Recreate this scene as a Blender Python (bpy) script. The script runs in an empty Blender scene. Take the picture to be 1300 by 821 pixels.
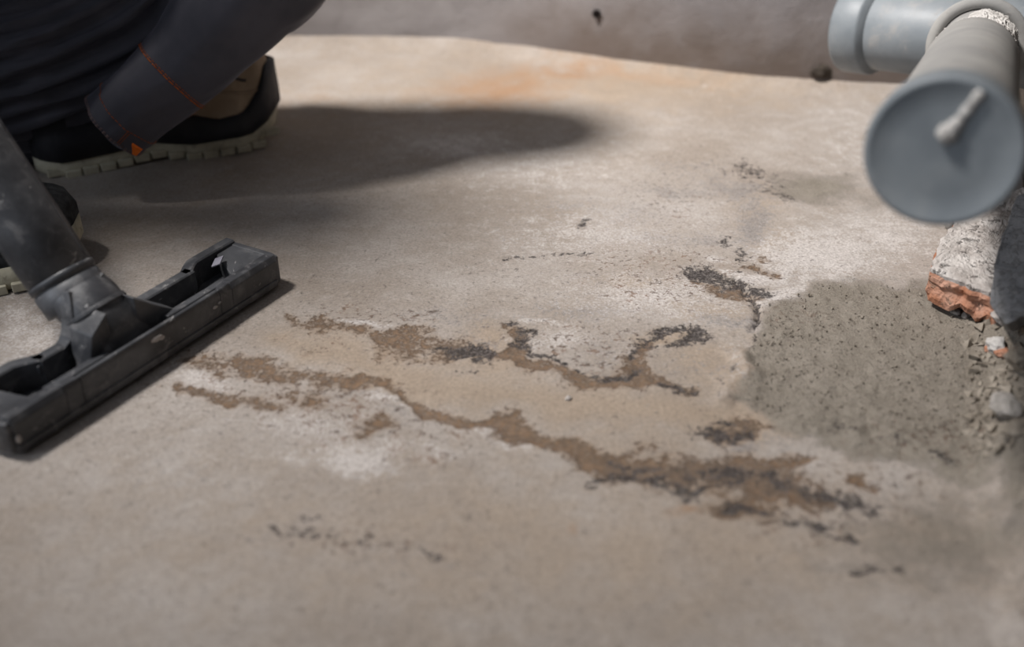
import bpy, bmesh, math, random
import numpy as np
from mathutils import Vector, Matrix, Quaternion

# ------------------------------------------------------------------ camera
FPX, CX, CY, CAMH, PITCH = 1264.0, 650.0, 365.0, 0.38, math.radians(30)
SC = bpy.context.scene
COL = SC.collection
cam = bpy.data.cameras.new('camera')
cam.sensor_width = 36.0
cam.lens = FPX * 36.0 / 1300.0
cam.shift_y = -(410.5 - CY) / 1300.0
cam.clip_start = 0.02
cam.dof.use_dof = True
cam.dof.focus_distance = 0.77
cam.dof.aperture_fstop = 3.1
co = bpy.data.objects.new('camera', cam)
co.location = (0, 0, CAMH)
co.rotation_euler = (math.pi / 2 - PITCH, 0, 0)
COL.objects.link(co)
SC.camera = co

# ------------------------------------------------------------------ world, lights, exposure
world = bpy.data.worlds.new('world')
SC.world = world
world.use_nodes = True
bg = world.node_tree.nodes['Background']
bg.inputs[0].default_value = (0.82, 0.88, 1.0, 1)
bg.inputs[1].default_value = 0.29

def area(name, loc, target, size, power, color, spread=180):
    l = bpy.data.lights.new(name, 'AREA')
    l.shape = 'DISK'
    l.size = size
    l.energy = power
    l.color = color
    l.spread = math.radians(spread)
    o = bpy.data.objects.new(name, l)
    o.location = loc
    o.rotation_euler = (Vector(target) - Vector(loc)).to_track_quat('-Z', 'Y').to_euler()
    COL.objects.link(o)
area('work_lamp', (-1.20, 0.71, 2.30), (0.16, 1.18, 0), 0.36, 13.2, (1.0, 0.96, 0.93), 54)
area('window_daylight', (-2.3, -0.6, 1.3), (-0.2, 0.9, 0.1), 1.1, 17, (0.80, 0.88, 1.0))
SC.view_settings.view_transform = 'Standard'
SC.view_settings.look = 'None'
SC.view_settings.gamma = 1
SC.view_settings.exposure = 0.0

# ------------------------------------------------------------------ helpers
def ray(px, py):
    a, b = (px - CX) / FPX, (CY - py) / FPX
    return Vector((a, math.cos(PITCH) + b * math.sin(PITCH), -math.sin(PITCH) + b * math.cos(PITCH)))
EYE = Vector((0, 0, CAMH))
def P(px, py, z=0.0):
    d = ray(px, py); return EYE + d * ((z - CAMH) / d.z)
def Q(px, py, y):
    d = ray(px, py); return EYE + d * (y / d.y)
def R(px, py, s):
    return EYE + ray(px, py).normalized() * s

def mesh_obj(name, me, mat=None, parent=None, smooth=False):
    o = bpy.data.objects.new(name, me)
    COL.objects.link(o)
    if mat is not None and not len(me.materials): me.materials.append(mat)
    if parent is not None: o.parent = parent
    if smooth:
        me.polygons.foreach_set('use_smooth', [True] * len(me.polygons))
    return o
def pydata(name, verts, faces, mat=None, parent=None, smooth=False):
    me = bpy.data.meshes.new(name)
    me.from_pydata([tuple(v) for v in verts], [], faces)
    bm = bmesh.new(); bm.from_mesh(me)
    bmesh.ops.recalc_face_normals(bm, faces=bm.faces)
    bm.to_mesh(me); bm.free()
    return mesh_obj(name, me, mat, parent, smooth)
def empty(name, loc=(0, 0, 0)):
    o = bpy.data.objects.new(name, None); o.location = loc; o.empty_display_size = .02
    COL.objects.link(o); return o
def tag(o, label=None, cat=None, group=None, kind=None):
    if label: o['label'] = label
    if cat: o['category'] = cat
    if group: o['group'] = group
    if kind: o['kind'] = kind
    return o
class MB:
    def __init__(s): s.v, s.f = [], []
    def add(s, v, f):
        n = len(s.v); s.v += [Vector(q) for q in v]; s.f += [tuple(i + n for i in q) for q in f]
    def box(s, M, x0, x1, y0, y1, z0, z1):
        v = [M @ Vector(q) for q in ((x0,y0,z0),(x1,y0,z0),(x1,y1,z0),(x0,y1,z0),(x0,y0,z1),(x1,y0,z1),(x1,y1,z1),(x0,y1,z1))]
        s.add(v, [(0,3,2,1),(4,5,6,7),(0,1,5,4),(1,2,6,5),(2,3,7,6),(3,0,4,7)])
    def prism(s, M, pts, z0, z1):
        n = len(pts)
        zf0 = z0 if callable(z0) else (lambda x, y: z0)
        zf1 = z1 if callable(z1) else (lambda x, y: z1)
        v = [M @ Vector((x, y, zf0(x, y))) for x, y in pts] + [M @ Vector((x, y, zf1(x, y))) for x, y in pts]
        s.add(v, [tuple(range(n))[::-1], tuple(range(n, 2*n))] + [(i, (i+1) % n, (i+1) % n + n, i + n) for i in range(n)])
    def build(s, name, mat, parent=None, smooth=False, bevel=0, seg=2, weld=False):
        o = pydata(name, s.v, s.f, mat, parent, smooth)
        if bevel:
            b = o.modifiers.new('bevel', 'BEVEL'); b.width = bevel; b.segments = seg; b.limit_method = 'ANGLE'; b.angle_limit = math.radians(35)
            b.harden_normals = False
            o.data.polygons.foreach_set('use_smooth', [True] * len(o.data.polygons))
            w = o.modifiers.new('normals', 'WEIGHTED_NORMAL'); w.keep_sharp = True
        return o
def frame_from(axis, ref):
    t = axis.normalized(); a = (ref - t * ref.dot(t)).normalized(); b = t.cross(a)
    return a, b
def loft(rings, close=True, caps=(True, True)):
    n = len(rings[0]); v = [p for r in rings for p in r]; f = []
    for i in range(len(rings) - 1):
        for j in range(n if close else n - 1):
            k = (j + 1) % n
            f.append((i*n+j, i*n+k, (i+1)*n+k, (i+1)*n+j))
    if caps[0]: f.append(tuple(range(n))[::-1])
    if caps[1]: f.append(tuple((len(rings)-1)*n + j for j in range(n)))
    return v, f
def lathe(o0, axis, prof, ref, n=64, noise=None):
    t = axis.normalized(); a, b = frame_from(t, ref); rings = []
    for (s, r) in prof:
        ring = []
        for j in range(n):
            an = 2*math.pi*j/n
            rr = r + (noise(s, an) if noise else 0)
            ring.append(o0 + t*s + (a*math.cos(an) + b*math.sin(an))*rr)
        rings.append(ring)
    return loft(rings)
def catmull(pts, n):
    pts = [np.array(p, float) for p in pts]; P_ = [2*pts[0]-pts[1]] + pts + [2*pts[-1]-pts[-2]]; out = []
    m = len(pts) - 1
    for k in range(n + 1):
        u = k / n * m; i = min(int(u), m - 1); t = u - i
        a, b, c, d = P_[i], P_[i+1], P_[i+2], P_[i+3]
        out.append(.5*((2*b) + (c-a)*t + (2*a-5*b+4*c-d)*t*t + (3*b-a-3*c+d)*t**3))
    return out
def tube(mb, pts, r, n=6):
    pts = [Vector(p) for p in pts]; rings = []
    for i, p in enumerate(pts):
        t = (pts[min(i+1, len(pts)-1)] - pts[max(i-1, 0)]).normalized()
        a, b = frame_from(t, Vector((.3, .2, .93)) if abs(t.z) < .9 else Vector((1, 0, 0)))
        rr = r(i/(len(pts)-1)) if callable(r) else r
        rings.append([p + (a*math.cos(2*math.pi*j/n) + b*math.sin(2*math.pi*j/n))*rr for j in range(n)])
    mb.add(*loft(rings))
# value noise
_rng = np.random.RandomState(7)
_T = _rng.rand(256, 256)
def vn(x, y):
    x = np.asarray(x, float); y = np.asarray(y, float)
    xi = np.floor(x).astype(int); yi = np.floor(y).astype(int); fx = x - xi; fy = y - yi
    fx = fx*fx*(3-2*fx); fy = fy*fy*(3-2*fy)
    g = lambda i, j: _T[i & 255, j & 255]
    return (g(xi, yi)*(1-fx) + g(xi+1, yi)*fx)*(1-fy) + (g(xi, yi+1)*(1-fx) + g(xi+1, yi+1)*fx)*fy
def fbm(x, y, o=4, g=.5):
    s = 0; a = 1; w = 0
    for k in range(o):
        s = s + a*vn(np.asarray(x)*2**k + 17.3*k, np.asarray(y)*2**k + 9.1*k); w += a; a *= g
    return s / w            # 0..1
def sstep(x, a, b):
    t = np.clip((x - a)/(b - a), 0, 1); return t*t*(3-2*t)

# ------------------------------------------------------------------ node helper
class G:
    def __init__(s, name):
        s.m = bpy.data.materials.new(name); s.m.use_nodes = True; s.t = s.m.node_tree
        s.b = s.t.nodes['Principled BSDF']
        s.co = s.t.nodes.new('ShaderNodeTexCoord').outputs['Object']
    def set(s, node, i, v):
        if v is None: return
        if hasattr(v, 'is_linked') or isinstance(v, bpy.types.NodeSocket): s.t.links.new(v, node.inputs[i])
        elif isinstance(v, tuple) and len(v) == 3: node.inputs[i].default_value = (*v, 1)
        else: node.inputs[i].default_value = v
    def noise(s, scale, detail=4, rough=.55, dist=0, vec=None, stretch=None):
        n = s.t.nodes.new('ShaderNodeTexNoise'); n.inputs['Scale'].default_value = scale
        n.inputs['Detail'].default_value = detail; n.inputs['Roughness'].default_value = rough; n.inputs['Distortion'].default_value = dist
        v = vec or s.co
        if stretch:
            mp = s.t.nodes.new('ShaderNodeMapping'); mp.inputs['Scale'].default_value = stretch; s.t.links.new(v, mp.inputs[0]); v = mp.outputs[0]
        s.t.links.new(v, n.inputs['Vector']); return n.outputs[0]
    def voro(s, scale, feat='F1', rand=1):
        n = s.t.nodes.new('ShaderNodeTexVoronoi'); n.feature = feat; n.inputs['Scale'].default_value = scale
        n.inputs['Randomness'].default_value = rand
        s.t.links.new(s.co, n.inputs['Vector']); return n.outputs['Distance']
    def math(s, op, a, b=0.0, c=None):
        n = s.t.nodes.new('ShaderNodeMath'); n.operation = op; s.set(n, 0, a); s.set(n, 1, b)
        if c is not None: s.set(n, 2, c)
        return n.outputs[0]
    def rng(s, v, a, b, c=0.0, d=1.0, smooth=True):
        n = s.t.nodes.new('ShaderNodeMapRange'); n.interpolation_type = 'SMOOTHSTEP' if smooth else 'LINEAR'
        for i, q in enumerate((v, a, b, c, d)): s.set(n, i, q)
        return n.outputs[0]
    def mix(s, f, a, b, mode='MIX'):
        n = s.t.nodes.new('ShaderNodeMix'); n.data_type = 'RGBA'; n.blend_type = mode
        s.set(n, 0, f); s.set(n, 6, a); s.set(n, 7, b); return n.outputs[2]
    def attr(s, name):
        n = s.t.nodes.new('ShaderNodeAttribute'); n.attribute_name = name
        q = s.t.nodes.new('ShaderNodeSeparateColor'); s.t.links.new(n.outputs['Color'], q.inputs[0])
        return q.outputs[0], q.outputs[1], q.outputs[2], n.outputs['Alpha']
    def bump(s, h, strength=.5, dist=.001):
        n = s.t.nodes.new('ShaderNodeBump'); n.inputs['Strength'].default_value = strength; n.inputs['Distance'].default_value = dist
        s.t.links.new(h, n.inputs['Height']); s.t.links.new(n.outputs[0], s.b.inputs['Normal']); return n
    def out(s, col, rough=.8, spec=.3, metal=0):
        s.set(s.b, 'Base Color', col); s.set(s.b, 'Roughness', rough); s.set(s.b, 'Specular IOR Level', spec); s.set(s.b, 'Metallic', metal); return s.m

# ------------------------------------------------------------------ materials
def mat_floor():
    g = G('concrete_floor')
    ru, dk, wh, tn = g.attr('stain_light_a'); dm, lv, oc, sp = g.attr('stain_shade_b')
    big = g.noise(7, 5, .6); mid = g.noise(38, 8, .70); fin = g.noise(420, 5, .8); vf = g.noise(900, 3, .6)
    rag = g.noise(190, 8, .80); rag2 = g.noise(75, 9, .80, .1)
    rag3 = g.noise(480, 6, .82)
    ragm = g.math('ADD', g.math('MULTIPLY', rag, .5), g.math('MULTIPLY', rag3, .5))
    rN = g.rng(ragm, .42, .58, smooth=False); r3 = g.rng(rag3, .41, .59, smooth=False); r2 = g.rng(rag2, .36, .64, smooth=False); r1 = g.rng(rag, .39, .61, smooth=False)
    def edge(m, nz, k, soft, at=.5):
        e = g.math('ADD', m, g.math('MULTIPLY', g.math('SUBTRACT', nz, .5), k))
        return g.rng(e, at - soft, at + soft)
    c = g.mix(g.rng(big, .32, .68), (.300, .262, .228), (.405, .375, .350))
    c = g.mix(g.math('MULTIPLY', g.rng(mid, .35, .75), .45), c, (.285, .245, .205))
    c = g.mix(g.math('MULTIPLY', g.rng(r2, .5, 1.0), .30), c, (.50, .47, .44))
    c = g.mix(g.math('MULTIPLY', g.rng(rN, .62, 1.0), .45), c, (.19, .165, .145))
    c = g.mix(g.math('MULTIPLY', edge(tn, mid, .8, .45), .88), c, g.mix(g.rng(mid, .3, .7), (.300, .240, .182), (.360, .295, .232)))
    c = g.mix(g.math('MULTIPLY', edge(g.math('ADD', lv, g.math('MULTIPLY', g.math('SUBTRACT', r2, .5), .45)), rN, .60, .14, .47), .72), c, g.mix(r3, (.13, .122, .12), (.30, .285, .28)))
    c = g.mix(g.math('MULTIPLY', edge(wh, g.math('ADD', g.math('MULTIPLY', r2, .5), g.math('MULTIPLY', rN, .5)), .75, .24), .82), c, g.mix(g.rng(ragm, .40, .58), (.40, .378, .365), (.66, .635, .62)))
    c = g.mix(g.math('MULTIPLY', g.math('MULTIPLY', wh, g.rng(rag, .53, .6)), .55), c, (.24, .215, .20))
    c = g.mix(g.math('MULTIPLY', edge(oc, mid, .8, .4), .8), c, (.30, .175, .095))
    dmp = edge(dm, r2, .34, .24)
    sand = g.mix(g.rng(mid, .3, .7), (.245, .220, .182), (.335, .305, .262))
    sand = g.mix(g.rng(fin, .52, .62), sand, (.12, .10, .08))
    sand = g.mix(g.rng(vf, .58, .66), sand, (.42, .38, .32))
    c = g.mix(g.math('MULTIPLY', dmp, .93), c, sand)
    # speckles: ragged fragments of dirt
    sk = g.math('MULTIPLY', g.rng(sp, .15, .6), g.rng(g.math('ADD', g.math('ADD', g.math('MULTIPLY', r1, .6), g.math('MULTIPLY', r2, .4)), g.math('MULTIPLY', sp, .16)), .71, .78))
    c = g.mix(g.math('MULTIPLY', sk, .85), c, g.mix(g.rng(mid, .4, .6), (.11, .080, .062), (.20, .13, .09)))
    pits = g.math('MULTIPLY', g.rng(g.voro(300), .16, .10), g.rng(g.noise(26, 3, .6), .50, .60))
    c = g.mix(g.math('MULTIPLY', pits, .7), c, (.12, .10, .09))
    # rust and dark crust
    rm = edge(g.math('ADD', ru, g.math('MULTIPLY', g.math('SUBTRACT', r1, .5), .30)), rN, .55, .10)
    rcol = g.mix(g.rng(rN, .34, .78), (.042, .032, .030), g.mix(g.rng(r1, .35, .85), (.105, .073, .055), (.24, .138, .072)))
    rim = g.math('MULTIPLY', g.math('SUBTRACT', 1.0, edge(ru, r1, .50, .14, .72)), .62)
    rcol = g.mix(rim, rcol, (.060, .046, .043))
    c = g.mix(g.math('MULTIPLY', rm, g.rng(r3, .10, .50, .45, .95)), c, rcol)
    halo = g.math('MULTIPLY', edge(ru, rag2, .8, .25, .30), .50)
    c = g.mix(halo, c, (.24, .165, .105))
    dmk = edge(g.math('ADD', dk, g.math('MULTIPLY', g.math('SUBTRACT', r1, .5), .35)), rN, .65, .09, .50)
    c = g.mix(g.math('MULTIPLY', dmk, .93), c, g.mix(g.rng(r3, .45, .95), (.026, .022, .022), (.15, .135, .13)))
    c = g.mix(.45, c, g.mix(g.rng(fin, .3, .7), (.22, .20, .18), (.62, .59, .56)), 'OVERLAY')
    h = g.math('ADD', g.math('MULTIPLY', fin, .5), g.math('MULTIPLY', vf, .3))
    h = g.math('ADD', h, g.math('MULTIPLY', rag, .8))
    h = g.math('ADD', h, g.math('MULTIPLY', dmp, g.math('MULTIPLY', g.noise(420, 5, .75), 2.4)))
    h = g.math('SUBTRACT', h, g.math('MULTIPLY', g.math('MAXIMUM', rm, dmk), g.math('ADD', .3, g.math('MULTIPLY', rag3, .9))))
    h = g.math('SUBTRACT', h, g.math('MULTIPLY', pits, .5))
    g.bump(h, .7, .0012)
    return g.out(c, g.rng(rm, 0.0, 1.0, .86, .62), .28)
def mat_plain(name, c0, c1, scale=30, rough=.75, spec=.35, bump=.3, bdist=.001, detail=5, dust=None, stretch=None, dlo=.56, dhi=.66, dscale=None):
    g = G(name)
    n = g.noise(scale, detail, .6, .3, stretch=stretch); c = g.mix(g.rng(n, .32, .68), c0, c1)
    h = g.noise(scale*6, 4, .6)
    r = rough
    if dust:
        d = g.rng(g.noise(dscale or scale*1.6, 6, .7, .5), dlo, dhi); c = g.mix(g.math('MULTIPLY', d, .75), c, dust)
        h = g.math('ADD', h, d); r = g.rng(d, 0, 1, rough, min(.95, rough + .25))
    g.bump(h, bump, bdist)
    return g.out(c, r, spec)
def mat_wall(name, lo, hi, band):
    g = G(name)
    a, b, n3 = g.noise(5, 5, .6), g.noise(22, 6, .65), g.noise(160, 5, .7)
    c = g.mix(g.rng(a, .3, .7), lo, hi)
    z = g.t.nodes.new('ShaderNodeSeparateXYZ'); g.t.links.new(g.co, z.inputs[0])
    zz = g.math('ADD', z.outputs[2], g.math('MULTIPLY', g.math('SUBTRACT', b, .5), .09))
    f = g.rng(zz, .125, .01)
    xf = g.rng(g.math('ADD', z.outputs[0], g.math('MULTIPLY', g.math('SUBTRACT', a, .5), .3)), -.08, .12)
    c = g.mix(g.math('MULTIPLY', g.math('MULTIPLY', f, xf), .85), c, band)  # paints brown shade into the wall foot, right part only
    c = g.mix(g.math('MULTIPLY', g.rng(b, .5, .75), .35), c, tuple(q*.75 for q in lo))
    g.bump(g.math('ADD', b, g.math('MULTIPLY', n3, .4)), .4, .004)
    return g.out(c, .9, .2)
def mat_black_plastic():
    g = G('black_plastic')
    n = g.noise(70, 6, .7, .6); sc = g.noise(120, 6, .75, .3, stretch=(1, .35, 1)); sm = g.noise(25, 5, .6)
    c = g.mix(g.rng(sm, .35, .7), (.032, .033, .037), (.078, .081, .088))
    d = g.rng(n, .50, .70); c = g.mix(g.math('MULTIPLY', d, .45), c, (.20, .195, .195))
    s2 = g.rng(sc, .625, .68); c = g.mix(g.math('MULTIPLY', s2, .65), c, (.45, .44, .43))
    g.bump(g.math('ADD', g.noise(600, 3, .6), g.math('MULTIPLY', s2, 1.5)), .25, .0005)
    return g.out(c, g.rng(n, .35, .7, .34, .62), .5)
def mat_cloth(name, c0, c1):
    g = G(name)
    c = g.mix(g.rng(g.noise(14, 4, .6), .3, .7), c0, c1)
    w = g.t.nodes.new('ShaderNodeTexWave'); w.inputs['Scale'].default_value = 420; w.bands_direction = 'DIAGONAL'; g.t.links.new(g.co, w.inputs[0])
    g.bump(g.math('ADD', w.outputs[1], g.math('MULTIPLY', g.noise(120, 4, .6), 3.0)), .18, .0006)
    m = g.out(c, .62, .30)
    g.b.inputs['Sheen Weight'].default_value = .35; g.b.inputs['Sheen Roughness'].default_value = .4
    g.b.inputs['Sheen Tint'].default_value = (.7, .72, .85, 1)
    return m
M_FLOOR = mat_floor()
M_WALLB = mat_wall('grey_plaster', (.215, .198, .198), (.36, .342, .345), (.115, .085, .066))
M_WALLR = mat_plain('dark_rough_masonry', (.045, .037, .030), (.10, .083, .068), 25, .95, .15, .8, .006, dust=(.15, .13, .11))
M_PLAS = mat_black_plastic()
M_PIPE = mat_plain('grey_pipe_plastic', (.165, .185, .200), (.225, .245, .258), 18, .48, .45, .15, .001, dust=(.33, .31, .285), dscale=15, dlo=.52, dhi=.72)
M_PIPED = mat_plain('dusty_pipe_plastic', (.26, .255, .245), (.335, .325, .305), 22, .72, .3, .25, .001, dust=(.27, .25, .23), dscale=26)
M_CAP = mat_plain('blue_grey_cap_plastic', (.165, .185, .200), (.21, .232, .245), 30, .5, .4, .12, .0006, dust=(.26, .275, .28), dscale=22, dlo=.5, dhi=.75)
M_PLST = mat_plain('white_plaster', (.42, .40, .375), (.60, .58, .55), 60, .9, .2, .8, .002)
M_PCOAT = mat_plain('mortar_crust', (.36, .325, .30), (.56, .525, .495), 45, .92, .2, .9, .0025, dust=(.24, .21, .19), dscale=90, dlo=.57, dhi=.64)
M_BRICK = mat_plain('orange_brick', (.36, .155, .085), (.50, .29, .21), 60, .9, .2, .9, .002, dust=(.50, .36, .27), dscale=70)
M_SLAB = mat_plain('dark_grey_concrete', (.19, .192, .198), (.29, .288, .29), 70, .9, .25, .8, .001, dust=(.27, .265, .26), dscale=170, dlo=.5, dhi=.62)
M_STONE = mat_plain('grey_rubble', (.22, .205, .185), (.38, .355, .33), 90, .92, .2, .8, .001)
M_GRIT = mat_plain('sand_grit', (.17, .145, .115), (.30, .265, .22), 60, .95, .2, .3)
M_TROUS = mat_cloth('charcoal_navy_cloth', (.062, .062, .078), (.100, .098, .120))
M_JACK = mat_cloth('black_cloth', (.010, .010, .012), (.02, .02, .023))
M_ORANGE = mat_plain('orange_thread', (.50, .11, .02), (.62, .17, .04), 90, .7, .2, .1)
M_PINK = mat_plain('grey_seam_thread', (.25, .18, .17), (.36, .24, .22), 90, .7, .2, .1)
M_TAG = mat_plain('orange_tag', (.70, .13, .01), (.80, .18, .02), 90, .6, .3, .1)
M_TAN = mat_plain('tan_leather', (.30, .225, .155), (.40, .31, .225), 40, .75, .3, .3)
M_GUARD = mat_plain('dark_navy_rubber', (.014, .015, .020), (.028, .028, .035), 40, .6, .4, .3)
M_SOLE = mat_plain('cream_rubber', (.40, .37, .28), (.52, .49, .38), 60, .8, .3, .4, dust=(.30, .27, .21))
M_MESH = mat_plain('dark_shoe_fabric', (.02, .021, .022), (.05, .052, .055), 180, .85, .2, .8)
M_SKIN = mat_plain('skin', (.46, .27, .19), (.55, .33, .24), 20, .6, .35, .1)
M_HAIR = mat_plain('brown_hair', (.03, .02, .013), (.06, .04, .026), 120, .7, .3, .6)
M_LABEL = mat_plain('grey_lilac_chip', (.20, .195, .235), (.27, .265, .31), 50, .6, .3, .1)

# ------------------------------------------------------------------ floor
WALLB = [(-3.0, 1.36), (-1.2, 1.315), (-.40, 1.30), (-.12, 1.295), (-.02, 1.275), (.06, 1.235), (.20, 1.165), (.33, 1.125), (.45, 1.10), (.62, 1.08), (1.2, 1.05)]
WALLR = [(.62, 1.20), (.56, 1.05), (.505, .93), (.468, .84), (.44, .70), (.40, .56), (.365, .44), (.345, .30), (.33, 0.0), (.30, -1.5)]
def build_floor():
    xs = np.concatenate([np.linspace(-3.0, -.62, 24)[:-1], np.linspace(-.62, .50, 520), np.linspace(.50, 1.0, 20)[1:]])
    yf = .29 * (1.36/.29) ** (np.linspace(0, 1, 420))
    ys = np.concatenate([np.linspace(-1.5, .29, 20)[:-1], yf, [1.45]])
    X, Y = np.meshgrid(xs, ys); x = X.ravel(); y = Y.ravel()
    cp, sp_ = math.cos(PITCH), math.sin(PITCH)
    yc = np.maximum(y, .12)
    dep = yc*cp + CAMH*sp_
    px = CX + FPX*x/dep; py = CY - FPX*(yc*sp_ - CAMH*cp)/dep
    # organic warp of the map coordinates
    wx = (fbm(x*34+5, y*34, 5, .6) - .5); wy = (fbm(x*34+60, y*34+31, 5, .6) - .5)
    U = px + 46*wx*(1/dep); V = py + 30*wy*(1/dep)
    def seg(pts, k=1.0):
        out = np.zeros_like(U)
        for (a, b, w0), (c, d, w1) in zip(pts[:-1], pts[1:]):
            dx, dy = c-a, (d-b)*1.6; L = dx*dx+dy*dy+1e-6
            t = np.clip(((U-a)*dx + (V-b)*1.6*dy)/L, 0, 1)
            dist = np.hypot(U-a-t*dx, (V-b)*1.6-t*dy); w = (w0 + (w1-w0)*t)*1.6
            out = np.maximum(out, np.clip(1 - dist/(2*w), 0, 1))
        return out*k
    def blob(cx, cy, rx, ry, k=1.0, rot=0):
        c, s = math.cos(math.radians(rot)), math.sin(math.radians(rot))
        dx, dy = U-cx, V-cy
        r = np.hypot((dx*c+dy*s)/rx, (-dx*s+dy*c)/ry)
        return np.clip(1 - r/2, 0, 1)*k
    def poly(pts, soft):
        ins = np.zeros(U.shape, bool); dist = np.full(U.shape, 1e9)
        for (a, b), (c, d) in zip(pts, pts[1:]+pts[:1]):
            cond = ((b > V) != (d > V)) & (U < (c-a)*(V-b)/((d-b) if d != b else 1e-6) + a)
            ins ^= cond
            L = (c-a)**2+(d-b)**2; t = np.clip(((U-a)*(c-a)+(V-b)*(d-b))/L, 0, 1)
            dist = np.minimum(dist, np.hypot(U-a-t*(c-a), V-b-t*(d-b)))
        return np.clip(.5 + np.where(ins, dist, -dist)/soft*.5, 0, 1)
    mx = lambda *a: np.maximum.reduce(a)
    rust = mx(
        seg([(365,401,3),(405,408,8),(440,418,9),(470,424,6)], .62),
        seg([(470,424,7),(505,434,13),(545,440,9),(600,455,7),(650,458,5)], .80),
        seg([(650,458,6),(690,468,6),(730,481,7),(775,481,7),(830,478,6),(862,490,5)], .90),
        seg([(815,478,8),(805,455,12),(822,442,7)]), seg([(650,405,4),(668,420,4),(664,442,5),(650,456,5)], .8),
        seg([(250,452,10),(300,462,10),(345,474,10),(390,484,9),(430,487,7),(500,486,6),(520,500,6)], .70),
        seg([(520,500,6),(545,520,6),(590,528,5),(640,542,7),(690,556,8),(740,570,10),(790,586,15),(850,597,13),(920,600,13),(975,596,12),(1010,583,6)], 1.05),
        seg([(960,600,22),(1000,625,14),(1040,636,6)], .95), blob(950, 646, 42, 10, .95, 6), seg([(900,548,9),(940,546,10),(975,542,5)], .8),
        seg([(1085,614,4),(1108,626,4)], .85), blob(1025, 612, 28, 10, .6, 20),
        seg([(220,488,4),(255,495,5),(292,505,6)], .8), seg([(310,500,5),(350,516,8)], .75), blob(480, 540, 20, 6, .65), blob(402, 505, 20, 8, .62),
        seg([(880,362,4),(930,372,6),(965,378,3)], .8), seg([(955,338,4),(985,345,4)], .7))
    dark = mx(
        seg([(560,446,4),(600,456,8),(625,458,6)], .9), seg([(655,402,2.5),(672,418,3),(668,432,5),(676,448,3),(705,462,2.5),(735,472,2)], .85),
        seg([(735,472,2),(790,474,3),(815,466,3)], .75), seg([(800,452,3),(812,440,3),(828,432,3)], .8),
        seg([(825,432,3),(845,421,4),(872,423,7),(884,432,7),(868,444,5),(840,448,3),(822,440,3)], .82),
        seg([(835,484,4),(866,492,4)], .85), seg([(872,352,6),(900,352,7),(935,360,3)], .88), seg([(948,364,6),(975,372,5)], .85),
        seg([(900,355,3),(945,372,3)], .7), seg([(880,548,8),(915,550,9),(975,543,3)], .80),
        seg([(735,604,2.5),(770,600,3),(830,606,6),(880,618,9)], .80), seg([(740,617,1.5),(772,611,2)], .7),
        seg([(1000,618,8),(1050,635,6),(1085,640,5),(1135,640,5)], .76), blob(1120, 644, 12, 6, .85), blob(1070, 643, 25, 6, .65),
        seg([(930,642,5),(1000,655,4),(1035,664,4),(1084,680,3)], .78), blob(1050, 668, 9, 5, .9), seg([(870,608,10),(940,606,10)], .55), seg([(790,586,4),(880,598,8),(970,602,9),(1010,618,7)], .60), seg([(908,508,1.2),(914,482,1.3),(932,452,1)], .62), seg([(908,508,1),(940,514,1),(962,513,1)], .6),
        seg([(946,338,1.2),(944,372,1.6),(947,392,2.5),(940,410,1.2)], .85), seg([(946,440,1.5),(935,430,1.5)], .6),
        seg([(640,330,1),(700,328,1.6),(752,324,1.2)], .62), seg([(330,668,2.5),(375,682,3)], .5), seg([(340,668,4),(380,672,5),(440,690,4)], .48),
        blob(392, 660, 12, 4, .55), blob(738, 290, 6, 4, .85), blob(545, 700, 12, 5, .6),blob(465, 688, 10, 5, .55), blob(930, 302, 9, 4, .65), blob(945, 322, 8, 5, .6),
        blob(960, 222, 30, 6, .5, 15), blob(975,238,26,6,.45,20),
        seg([(1090,720,2),(1150,726,2)], .6), seg([(820,180,1),(560,180,1)], 0),
        seg([(1170,583,1.5),(1215,584,2.5)], .6), blob(1075, 540, 20, 4, .55, 12), blob(1120, 556, 18, 4, .55, 15))
    white = mx(  # white bloom, plus brightly lit floor patches painted in as white
        blob(450, 575, 75, 26, .80), blob(395, 535, 90, 28, .62), blob(255, 478, 45, 16, .75, 12), blob(330, 476, 22, 5, .7),
        seg([(470,505,8),(520,505,10),(560,520,7),(610,540,8),(680,565,9)], .68), blob(560, 575, 60, 16, .55),
        blob(700, 430, 55, 20, .66), blob(790, 445, 55, 14, .5), blob(830, 375, 105, 34, .72), blob(760, 300, 130, 46, .55),
        blob(1040, 325, 75, 30, .95), blob(990, 372, 50, 10, .85, -20), blob(1120, 300, 70, 40, .66), seg([(1000,345,9),(960,356,5),(920,345,4)], .8),
        blob(905, 325, 16, 6, .85), blob(700, 215, 120, 40, .45), blob(880, 270, 120, 36, .40), blob(570, 182, 75, 16, .62), blob(1100, 180, 90, 60, .42), blob(900, 120, 60, 10, .3),
        blob(500, 690, 120, 30, .12), blob(50, 430, 90, 50, .60), blob(30, 402, 70, 20, .6), blob(600, 452, 28, 4, .8, 4), blob(462, 408, 26, 4, .8, 8),
        seg([(925,440,10),(940,470,12),(930,500,10)], .40), blob(690, 405, 25, 4, .75, 15), blob(1085, 275, 60, 20, .5), blob(730,360,60,24,.45), blob(255, 600, 130, 60, .30))
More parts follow.
